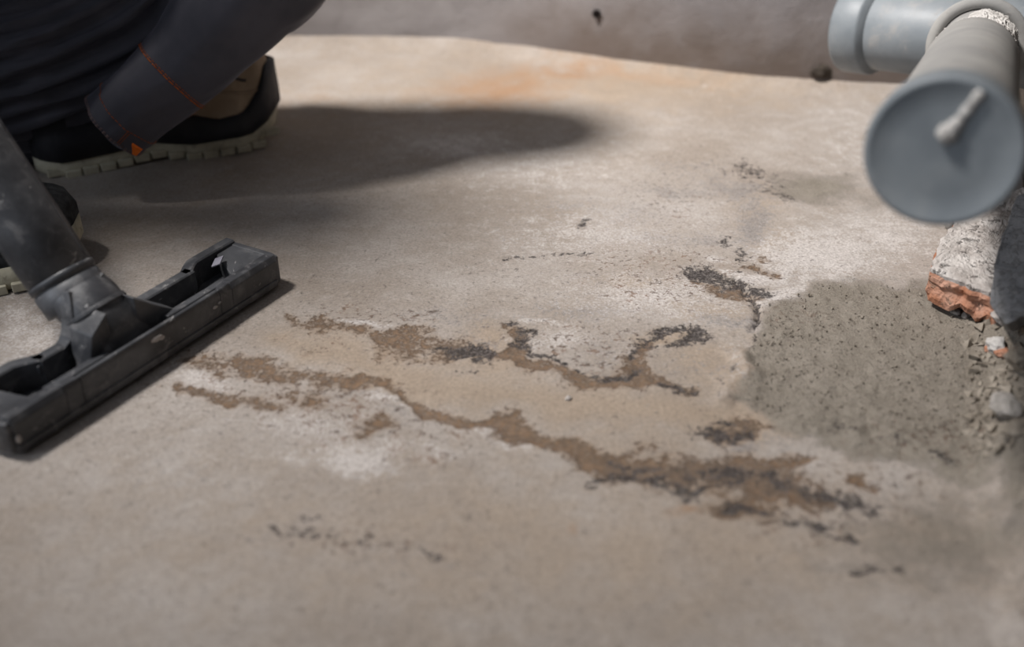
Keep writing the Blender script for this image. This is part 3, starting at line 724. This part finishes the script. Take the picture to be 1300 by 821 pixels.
# sandy grit scattered over the rough patch (countless)
rs = np.random.RandomState(21); mb = MB()
def crumbs(mb, cnt, reg, rmin, rmax):
    x0, x1, y0, y1 = reg; k = 0
    while k < cnt:
        px, py = rs.uniform(x0, x1), rs.uniform(y0, y1)
        if (px > 1170 and py < 398) or px < 955 + max(0, 395-py)*2.2 or (py > 520 + (px-940)*.25): k += 1; continue
        p = P(px, py); p.z = .0012
        if px > 1225: p = P(px, py); p.z = fzf(p.x, p.y)
        r = rmin + (rmax-rmin)*rs.rand()**4
        v = [p + Vector(q)*r for q in ((1,0,0),(-.5,.9,0),(-.6,-.8,.1),(.1,.1,.9),(.2,0,-.7))]
        q = Quaternion(Vector(rs.randn(3)).normalized(), rs.rand()*6); v = [p + q @ (w-p) for w in v]
        mb.add(v, [(0,1,3),(1,2,3),(2,0,3),(1,0,4),(2,1,4),(0,2,4)]); k += 1
sel = (_fv[:, 0] > .15) & (_fv[:, 1] > .3); _fs = _fv[sel]
def fzf(x, y):
    return float(_fs[int(np.argmin((_fs[:, 0]-x)**2 + (_fs[:, 1]-y)**2)), 2])
crumbs(mb, 3500, (945, 1300, 362, 615), .0003, .0014)
crumbs(mb, 700, (1228, 1310, 400, 620), .0010, .0060)
tag(mb.build('sand_grit', M_GRIT), 'loose sand and mortar grit over the rough grey patch', 'grit', kind='stuff')

# ------------------------------------------------------------------ person
person = empty('person', (-.55, .80, 0))
tag(person, 'person squatting at left in charcoal trousers with orange stitching and thick-soled shoes', 'person')
PO = person.location
def pl_(v): return Vector(v) - PO
def shoe(ox, oy, yaw, L, hs, mats, wide=.048, lugs=True, detail=True):
    T = Matrix.Translation(Vector((ox, oy, 0)) - PO) @ Matrix.Rotation(yaw, 4, 'Z')
    S = np.linspace(0, 1, 41)
    W = np.interp(S, [0,.03,.1,.25,.45,.65,.8,.92,.98,1], [.012,.024,.031,.031,.029,.040,.044,.036,.020,.006])*wide/.048
    lift = np.interp(S, [0,.1,.3,.45,.6,.85,1], [.004,0,.002,.005,0,.003,.020])
    def out(w, zb, zt, name, m, par, taper=1.0, s0=0, s1=40):
        rings = []
        for i in range(s0, s1+1):
            s = S[i]; x = L*s; w_ = w(s, W[i]); b, t = zb(s, lift[i]), zt(s, lift[i]); ring = []
            for (q, h) in ((-1,0),(-1.03,.4),(-1,1),(-.5,1.02),(.5,1.02),(1,1),(1.03,.4),(1,0),(.5,-.02),(-.5,-.02)):
                ring.append(T @ Vector((x, q*w_*(1 if h < .9 else taper), b + (t-b)*h)))
            rings.append(ring)
        v, f = loft(rings); return pydata(name, v, f, m, par, True)
    sole = out(lambda s, w: w*1.06, lambda s, l: l, lambda s, l: l + .017, 'sole', mats['sole'], person)
    if lugs:
        mb = MB()
        for side in (-1, 1):
            for k_ in range(1, 15):
                s = k_/15; i = int(s*40); x = L*s; w_ = W[i]*1.09
                mb.box(T, x-.0070, x+.0070, side*w_ - .004, side*w_+.0012, lift[i]-.0012, lift[i]+.006)
        mb.build('tread_lug', mats['sole'], sole, bevel=.0008)['kind'] = 'stuff'
    # upper: a lofted half shell
    H = lambda s: float(np.interp(s, [0,.05,.2,.35,.5,.65,.8,.9,.97,1], hs))
    rings = []
    for i in range(0, 41):
        s = S[i]; x = L*s; h = H(s); ring = []
        for j in range(24):
            an = math.pi*j/23; ca, sa = math.cos(an), math.sin(an)
            k_ = (abs(ca)**2.6 + abs(sa)**2.6)**(-1/2.6)
            ring.append(T @ Vector((x, W[i]*ca*k_*(1-.12*sa), lift[i] + .012 + h*sa*k_)))
        rings.append(ring)
    v, f = loft(rings, close=True); up = pydata('shoe', v, f, mats['upper'], person, True); sole.parent = up
    for q in list(sole.children): q.parent = up
    return T, S, W, lift, H, sole, up
BH = P(48, 226); BT = P(347, 176); bl = (BT-BH).length + .012; by = math.atan2(BT.y-BH.y, BT.x-BH.x)
bx, byy = BH.x - math.sin(by)*.026 , BH.y + math.cos(by)*.026
T, S, W, lift, H, sole, up = shoe(bx, byy, by, bl, [.055,.070,.080,.088,.088,.084,.082,.078,.062,.030], {'sole': M_SOLE, 'upper': M_TAN}, wide=.050)
# rubber guard wrapping the sides and rising at the toe
rings = []
for side in (-1, 1):
    rings = []
    for i in range(0, 41):
        s = S[i]; x = bl*s; g_ = float(np.interp(s, [0,.1,.3,.45,.6,.72,.82,.9,.96,1], [.062,.066,.066,.058,.030,.020,.022,.034,.050,.042])); ring = []
        for (o_, t) in ((.0,0),(.003,.0),(.0035,.35),(.0028,.7),(.001,1.0),(-.004,1.0)):
            hh = g_*t; sa = min(1, hh/max(.01, H(s))); prof_ = (1 - sa**2.6)**(1/2.6)*(1-.12*sa)
            ring.append(T @ Vector((x + (.004 if i == 40 else 0), side*(W[i]*max(prof_, .25)*1.02 + o_), lift[i]+.014+hh)))
        rings.append(ring)
    v, f = loft(rings); pydata('rubber_guard', v, f, M_GUARD, up, True)
# dark eyelet loop with pale tongue on the tan upper
def shoe_pt(T, S, W, lift, H, L, s, an, o_=0.0):
    w_ = float(np.interp(s, S, W)); h = H(s); ca, sa = math.cos(an), math.sin(an); k_ = (abs(ca)**2.6+abs(sa)**2.6)**(-1/2.6)
    return T @ Vector((L*s, (w_+o_)*ca*k_*(1-.12*sa), float(np.interp(s, S, lift)) + .012 + (h+o_)*sa*k_))
mb = MB()
tube(mb, [shoe_pt(T, S, W, lift, H, bl, .80+.05*math.cos(q), math.pi + 0 - (1.02+.22*math.sin(q)) if False else 2*math.pi-(math.pi-0) - 0 + 0 if False else math.pi-(1.05+.25*math.sin(q)), .001) for q in np.linspace(0, 2*math.pi, 20)], .0022, 8)
tube(mb, [shoe_pt(T, S, W, lift, H, bl, .66+.20*q, math.pi-(.62+.10*math.sin(q*3)), .0008) for q in np.linspace(0, 1, 14)], .0014, 6)
mb.build('lace_loop', M_GUARD, up, True)
mb = MB()
tube(mb, [shoe_pt(T, S, W, lift, H, bl, .55+.38*q, math.pi-.42-.12*math.sin(q*math.pi), .001) for q in np.linspace(0, 1, 18)], .0011, 6)
mb.build('seam_welt', M_TAN, up, True)
# near shoe
NT = P(112, 318); nl = .26; ny_ = math.radians(27)
nx, nyy = NT.x - nl*math.cos(ny_), NT.y - nl*math.sin(ny_)
T2 = shoe(nx, nyy, ny_, nl, [.055,.070,.080,.085,.075,.062,.050,.042,.030,.012], {'sole': M_SOLE, 'upper': M_MESH}, wide=.046)

# trousers
def cloth_loft(path, n=72, seg=80, fold=None, refdir=None):
    """path: rows (x, y, z, r_cam, r_side)"""
    arr = catmull([np.array(p, float) for p in path], seg); rings = []; fr = []
    for i, q in enumerate(arr):
        a0 = arr[max(i-1, 0)]; a1 = arr[min(i+1, seg)]
        t = Vector(a1[:3]-a0[:3]).normalized(); c = Vector(q[:3])
        a, b = frame_from(t, (refdir or (EYE - c)).normalized()); fr.append((c, t, a, b, q[3], q[4]))
        ring = []
        for j in range(n):
            an = 2*math.pi*j/n; d = fold(i/seg, an) if fold else 0
            ring.append(c + a*math.cos(an)*(q[3]+d) + b*math.sin(an)*(q[4]+d))
        rings.append(ring)
    return rings, fr
def wrap(an): return (an + math.pi) % (2*math.pi) - math.pi
def fold_shin(t, an):
    x, y = math.cos(an)*1.3, math.sin(an)*1.3
    return .0035*(float(fbm(t*7+x, y*1.6+5, 3))-.5)*2 + .0022*math.sin(t*22 + 2.2*math.sin(an))*float(vn(t*5, x+9))
def fold_thigh(t, an):
    x, y = math.cos(an), math.sin(an)
    u = float(fbm(t*2.3+3, an*1.1 if an < math.pi else (2*math.pi-an)*1.1, 2))
    r1 = math.sin(17*wrap(an) + 7*u + t*4); r2 = math.sin(29*wrap(an) - 9*u + t*7+1)
    return .0085*(1-abs(r1))**1.2*2 - .0085 + .0022*r2*float(vn(t*6, x*2+7)) + .006*(float(fbm(t*6, y*2+3, 3))-.5)
def scr(px, py, y, rpx):   # a ring centre seen at that pixel, radius in metres from pixels
    p = Q(px, py, y); s = (p-EYE).length; return (p.x, p.y, p.z, rpx*s/FPX)
shin = [scr(146,160,.845,43), scr(182,128,.85,44), scr(224,92,.86,48), scr(262,50,.87,56), scr(306,-5,.885,68), scr(350,-75,.91,82)]
shin = [(*p, p[3]) for p in shin]
kn = Vector((-.19, .94, .38))
shin.append((kn.x-.03, kn.y, kn.z-.07, .075, .078)); shin.extend([(kn.x, kn.y, kn.z, .070, .075), (kn.x+.006, kn.y, kn.z+.040, .056, .060), (kn.x+.008, kn.y, kn.z+.058, .026, .028), (kn.x+.008, kn.y, kn.z+.062, .004, .004)])

rs_, fr_s = cloth_loft([(p[0], p[1], p[2], p[3], p[4]) for p in shin], fold=fold_shin, seg=110)
tm = MB(); inner = [[c_ + (p-c_)*.86 for p in rs_[0]] for c_ in [fr_s[0][0]]][0]
deep = [fr_s[4][0] + (p - fr_s[4][0])*.84 for p in rs_[4]]
v, f = loft([deep, inner] + rs_); tm.add([q - PO for q in v], f)
hip = Vector((-.76, .87, .24))
thigh = [(kn.x+.01, kn.y, kn.z, .055, .055), scr(300,-100,.95,90)+(.08,), scr(235,-45,.955,98)+(.09,), scr(165,12,.95,100)+(.09,), scr(80,50,.94,108)+(.092,), scr(-40,68,.93,118)+(.10,), scr(-210,50,.91,160)+(.14,), (-.88, .87, .27, .12, .13)]
rt_, fr_t = cloth_loft(thigh, fold=fold_thigh, seg=120, n=110, refdir=Vector((.1, -1, .35)))
v, f = loft(rt_); tm.add([q - PO for q in v], f)
# sagging seat cloth low behind the heel
low = [scr(168,168,.925,12)+(.012,), scr(140,164,.925,24)+(.022,), scr(80,158,.92,34)+(.034,), scr(10,158,.915,38)+(.040,), scr(-90,160,.91,50)+(.05,), scr(-260,140,.90,90)+(.09,)]
rl_, _ = cloth_loft(low, fold=lambda t, an: .6*fold_thigh(t*.8+.1, an), seg=60, n=80, refdir=Vector((.1, -1, .35)))
v, f = loft(rl_); tm.add([q - PO for q in v], f)
r_, _ = cloth_loft([(kn.x+.002, kn.y, kn.z, .066, .066), (-.30, .935, .365, .078, .078), (-.46, .915, .345, .085, .085), (-.66, .885, .32, .10, .10), (-.88, .86, .31, .125, .125)], fold=fold_shin, seg=50, n=48); v, f = loft(r_); tm.add([q - PO for q in v], f)
# near leg, outside the frame
nk = Vector((-.66, .60, .44))
for path in ([(nx+.075, nyy+.038, .050, .052, .052), (nx+.03, nyy+.02, .16, .06, .06), (-.64, .61, .32, .07, .07), (nk.x, nk.y, nk.z, .074, .074), (nk.x+.004, nk.y, nk.z+.04, .058, .058), (nk.x+.004, nk.y, nk.z+.060, .026, .026), (nk.x+.004, nk.y, nk.z+.064, .004, .004)],
             [(nk.x+.01, nk.y, nk.z+.01, .072, .072), (-.74, .66, .40, .095, .095), (-.86, .74, .32, .12, .125), (-.95, .82, .30, .12, .12)]):
    r_, _ = cloth_loft(path, fold=fold_shin, seg=40, n=40); v, f = loft(r_); tm.add([q - PO for q in v], f)
trs = tm.build('trousers', M_TROUS, person, True)
mb = MB(); tube(mb, catmull([Vector(shin[1][:3])-PO, Vector(shin[0][:3])-PO+Vector((.012,.01,0)), Vector((bx+.10, byy+.045, .06))-PO, Vector((bx+.16, byy+.07, .055))-PO], 16), lambda t: .027 - .002*t, 24)
mb.build('sock', M_JACK, person, True)
# stitching on the far trouser leg
def shin_pt(t, an, o_=.0006):
    t = t*.70; i = t*110; k0 = int(i); k0 = min(k0, 109); w = i-k0
    def one(k):
        c, tt, a, b, ra, rb = fr_s[k]; d = fold_shin(k/110, an % (2*math.pi)); return c + a*math.cos(an)*(ra+d+o_) + b*math.sin(an)*(rb+d+o_)
    return one(k0).lerp(one(k0+1), w) - PO
def stitch(t0, t1, a0, a1, m, r=.00030, n=60, dash=2, wob=.0):
    mb = MB(); pts = [shin_pt(t0+(t1-t0)*q + wob*math.sin(q*3.1), a0+(a1-a0)*q) for q in np.linspace(0, 1, n)]
    for i in range(0, n-dash, dash+1): tube(mb, pts[i:i+dash+1], r, 5)
    return mb
def join_st(name, items, m):
    mb = MB()
    for it in items: q = stitch(*it[0], m, **it[1]); mb.add(q.v, q.f)
    return mb.build(name, m, trs, True)
A1 = 1.75
join_st('hem_stitching', [((.004, .004, -A1, A1), {'n': 90, 'r': .0004}), ((.011, .011, -A1, A1), {'n': 90, 'r': .0003})], M_PINK)
join_st('panel_stitching', [((.075, .075, -A1, A1), {'n': 90}), ((.012, .075, .35, .30), {'n': 26}), ((.012, .075, .42, .37), {'n': 26})], M_ORANGE)
join_st('knee_stitching', [((.262, .262, -A1, A1), {'n': 100, 'r': .0006, 'dash': 4, 'wob': .012}), ((.270, .270, -A1, A1), {'n': 100, 'r': .0003, 'wob': .012})], M_ORANGE)
# orange loop tag at the hem
p0 = Q(175, 186, .80); mb = MB()
tp = [Q(167,183,.80), Q(180,191,.80), Q(173,198,.80), Q(168,196,.80)]
v = [q - PO for q in tp] + [q - PO + Vector((0, .003, 0)) for q in tp]
mb.add(v, [(0,1,2,3),(7,6,5,4),(0,4,5,1),(1,5,6,2),(2,6,7,3),(3,7,4,0)]); mb.build('hem_tag', M_TAG, trs)

# body: one skinned surface under the clothes
def skin_body():
    J = {}; edges = []
    def j(n, p, r): J[n] = (Vector(p) - PO, r)
    j('pelvis', (-.86, .80, .30), .10); j('belly', (-.84, .79, .44), .105); j('chest', (-.76, .77, .60), .125); j('collar', (-.68, .76, .735), .075)
    j('neck', (-.645, .755, .80), .050); j('chin', (-.605, .755, .845), .060); j('head', (-.60, .755, .91), .085); j('crown', (-.61, .755, .965), .062)
    hand = WB + TD*.52
    for s, nm in ((-1, 'r'), (1, 'l')):
        hp_ = (-.86, .80 + s*.09, .27)
        j('hip'+nm, hp_, .075)
        if s < 0: j('calf'+nm, (-.64, .61, .30), .040)
        else: j('thigha', (-.64, .88, .31), .055); j('thighb', (-.42, .92, .345), .045)
        if s < 0: j('knee'+nm, nk + Vector((0, 0, -.01)), .042); j('ankle'+nm, (nx+.06, nyy+.03, .10), .036); j('foot'+nm, (nx+.16, nyy+.08, .04), .028)
        else: j('knee'+nm, kn + Vector((-.01, 0, -.03)), .038); a_ = Vector(shin[0][:3]); j('ankle'+nm, a_ + Vector((.012, .01, .01)), .020); m_ = Vector(shin[3][:3]); j('shin'+nm, m_, .024); j('foot'+nm, (bx+.15, byy+.067, .045), .016)
        edges.extend([('pelvis', 'hip'+nm)] + ([('hip'+nm, 'knee'+nm), ('knee'+nm, 'calf'+nm), ('calf'+nm, 'ankle'+nm)] if s < 0 else [('hip'+nm, 'thigha'), ('thigha', 'thighb'), ('thighb', 'knee'+nm), ('knee'+nm, 'shin'+nm), ('shin'+nm, 'ankle'+nm)]) + [ ('ankle'+nm, 'foot'+nm)])
        j('shoulder'+nm, (-.71, .76 + s*.165, .70), .042)
        h2 = hand + (TD*.10 if s > 0 else TD*(-.02))
        side_ = Vector((0, s, 0)); w_ = h2 + Vector((-.055, s*.035, .045))
        sh = Vector((-.71, .76 + s*.165, .70)); mid = (sh + w_)/2 + Vector((-.06, s*.06, -.09))
        j('elbow'+nm, mid, .040); j('wrist'+nm, w_, .027); j('palm'+nm, h2 + Vector((-.030, s*.022, .016)), .026)
        edges.extend([('chest', 'shoulder'+nm), ('shoulder'+nm, 'elbow'+nm), ('elbow'+nm, 'wrist'+nm), ('wrist'+nm, 'palm'+nm)])
        # fingers curling round the grip, thumb on the other side
        palm = h2 + Vector((-.030, s*.022, .016)); ax, bx_ = frame_from(TD, palm - h2)
        for k_ in range(4):
            last = 'palm'+nm
            for q, an in enumerate((.45, 1.25, 2.15, 2.9 - .15*abs(k_-1.5))):
                n_ = f'f{nm}{k_}{q}'; pos = h2 + TD*(.030-.019*k_) + (ax*math.cos(s*an) + bx_*math.sin(s*an))*.031
                j(n_, pos, .0095-.0008*q-.0006*(k_ == 3)); edges.append((last, n_)); last = n_
        last = 'palm'+nm
        for q, an in enumerate((-.7, -1.5, -2.1)):
            n_ = f't{nm}{q}'; pos = h2 + TD*(.042+.006*q) + (ax*math.cos(s*an) + bx_*math.sin(s*an))*.032
            j(n_, pos, .0115-.001*q); edges.append((last, n_)); last = n_
    edges.extend([('pelvis', 'belly'), ('belly', 'chest'), ('chest', 'collar'), ('collar', 'neck'), ('neck', 'chin'), ('chin', 'head'), ('head', 'crown')])
    names = list(J); me = bpy.data.meshes.new('body')
    me.from_pydata([J[n][0] for n in names], [(names.index(a), names.index(b)) for a, b in edges], [])
    o = mesh_obj('body', me, M_SKIN, person)
    sk = o.modifiers.new('skin', 'SKIN'); sk.use_smooth_shade = True; sk.branch_smoothing = .6
    for i, n in enumerate(names):
        r = J[n][1]; me.skin_vertices[0].data[i].radius = (r, r); me.skin_vertices[0].data[i].use_root = (n == 'pelvis')
    sb = o.modifiers.new('subdivision', 'SUBSURF'); sb.levels = 1; sb.render_levels = 1
    return J
J = skin_body()
# face and hair
HC = J['head'][0]
def ell(name, c, r, m, sub=3, f=None):
    bm = bmesh.new(); bmesh.ops.create_icosphere(bm, subdivisions=sub, radius=1)
    for v in bm.verts:
        d = v.co.copy(); v.co = Vector((d.x*r[0], d.y*r[1], d.z*r[2]))
        if f: f(v, d)
    me = bpy.data.meshes.new(name); bm.to_mesh(me); bm.free()
    o = mesh_obj(name, me, m, person, True); o.location = c; return o
def hairf(v, d):
    if d.z < .25 and d.x > -.15: v.co *= .80
ell('hair', HC + Vector((-.014, 0, .022)), (.100, .084, .098), M_HAIR, 4, hairf)
ell('nose', HC + Vector((.088, 0, -.028)), (.016, .012, .020), M_SKIN)
ell('mouth', HC + Vector((.072, 0, -.068)), (.012, .022, .005), M_BRICK, 2)
M_EYE = mat_plain('eye_white', (.7, .7, .68), (.75, .75, .73), 30, .3, .5, .02)
for s in (-1, 1):
    e = ell('eye', HC + Vector((.076, s*.030, -.004)), (.011, .013, .009), M_EYE, 2)
    ell('ear', HC + Vector((-.005, s*.082, -.018)), (.018, .009, .030), M_SKIN, 2)
    ell('eyebrow', HC + Vector((.080, s*.030, .016)), (.008, .018, .004), M_HAIR, 2)
# jacket: torso and sleeves
jm = MB()
r_, _ = cloth_loft([(-.875,.80,.24,.125,.165),(-.86,.795,.36,.135,.17),(-.82,.785,.50,.14,.18),(-.75,.77,.63,.135,.19),(-.69,.76,.72,.09,.13),(-.66,.758,.77,.062,.065)], fold=fold_shin, seg=50, n=56, refdir=Vector((1, 0, .2)))
v, f = loft(r_); jm.add([q - PO for q in v], f)
for nm in ('r', 'l'):
    s0, e0, w0 = (J[k_+nm][0] + PO for k_ in ('shoulder', 'elbow', 'wrist'))
    r_, _ = cloth_loft([(s0.x, .76 + (s0.y-.76)*.45, s0.z+.012, .055, .055), (*(s0+Vector((-.004, 0, .004))), .078, .078), (*s0.lerp(e0, .5), .062, .062), (*e0, .056, .056), (*e0.lerp(w0, .5), .050, .050), (*w0, .040, .040)], fold=fold_shin, seg=40, n=32, refdir=Vector((.2, .3, 1)))
    v, f = loft(r_); jm.add([q - PO for q in v], f)
jm.build('jacket', M_JACK, person, True)
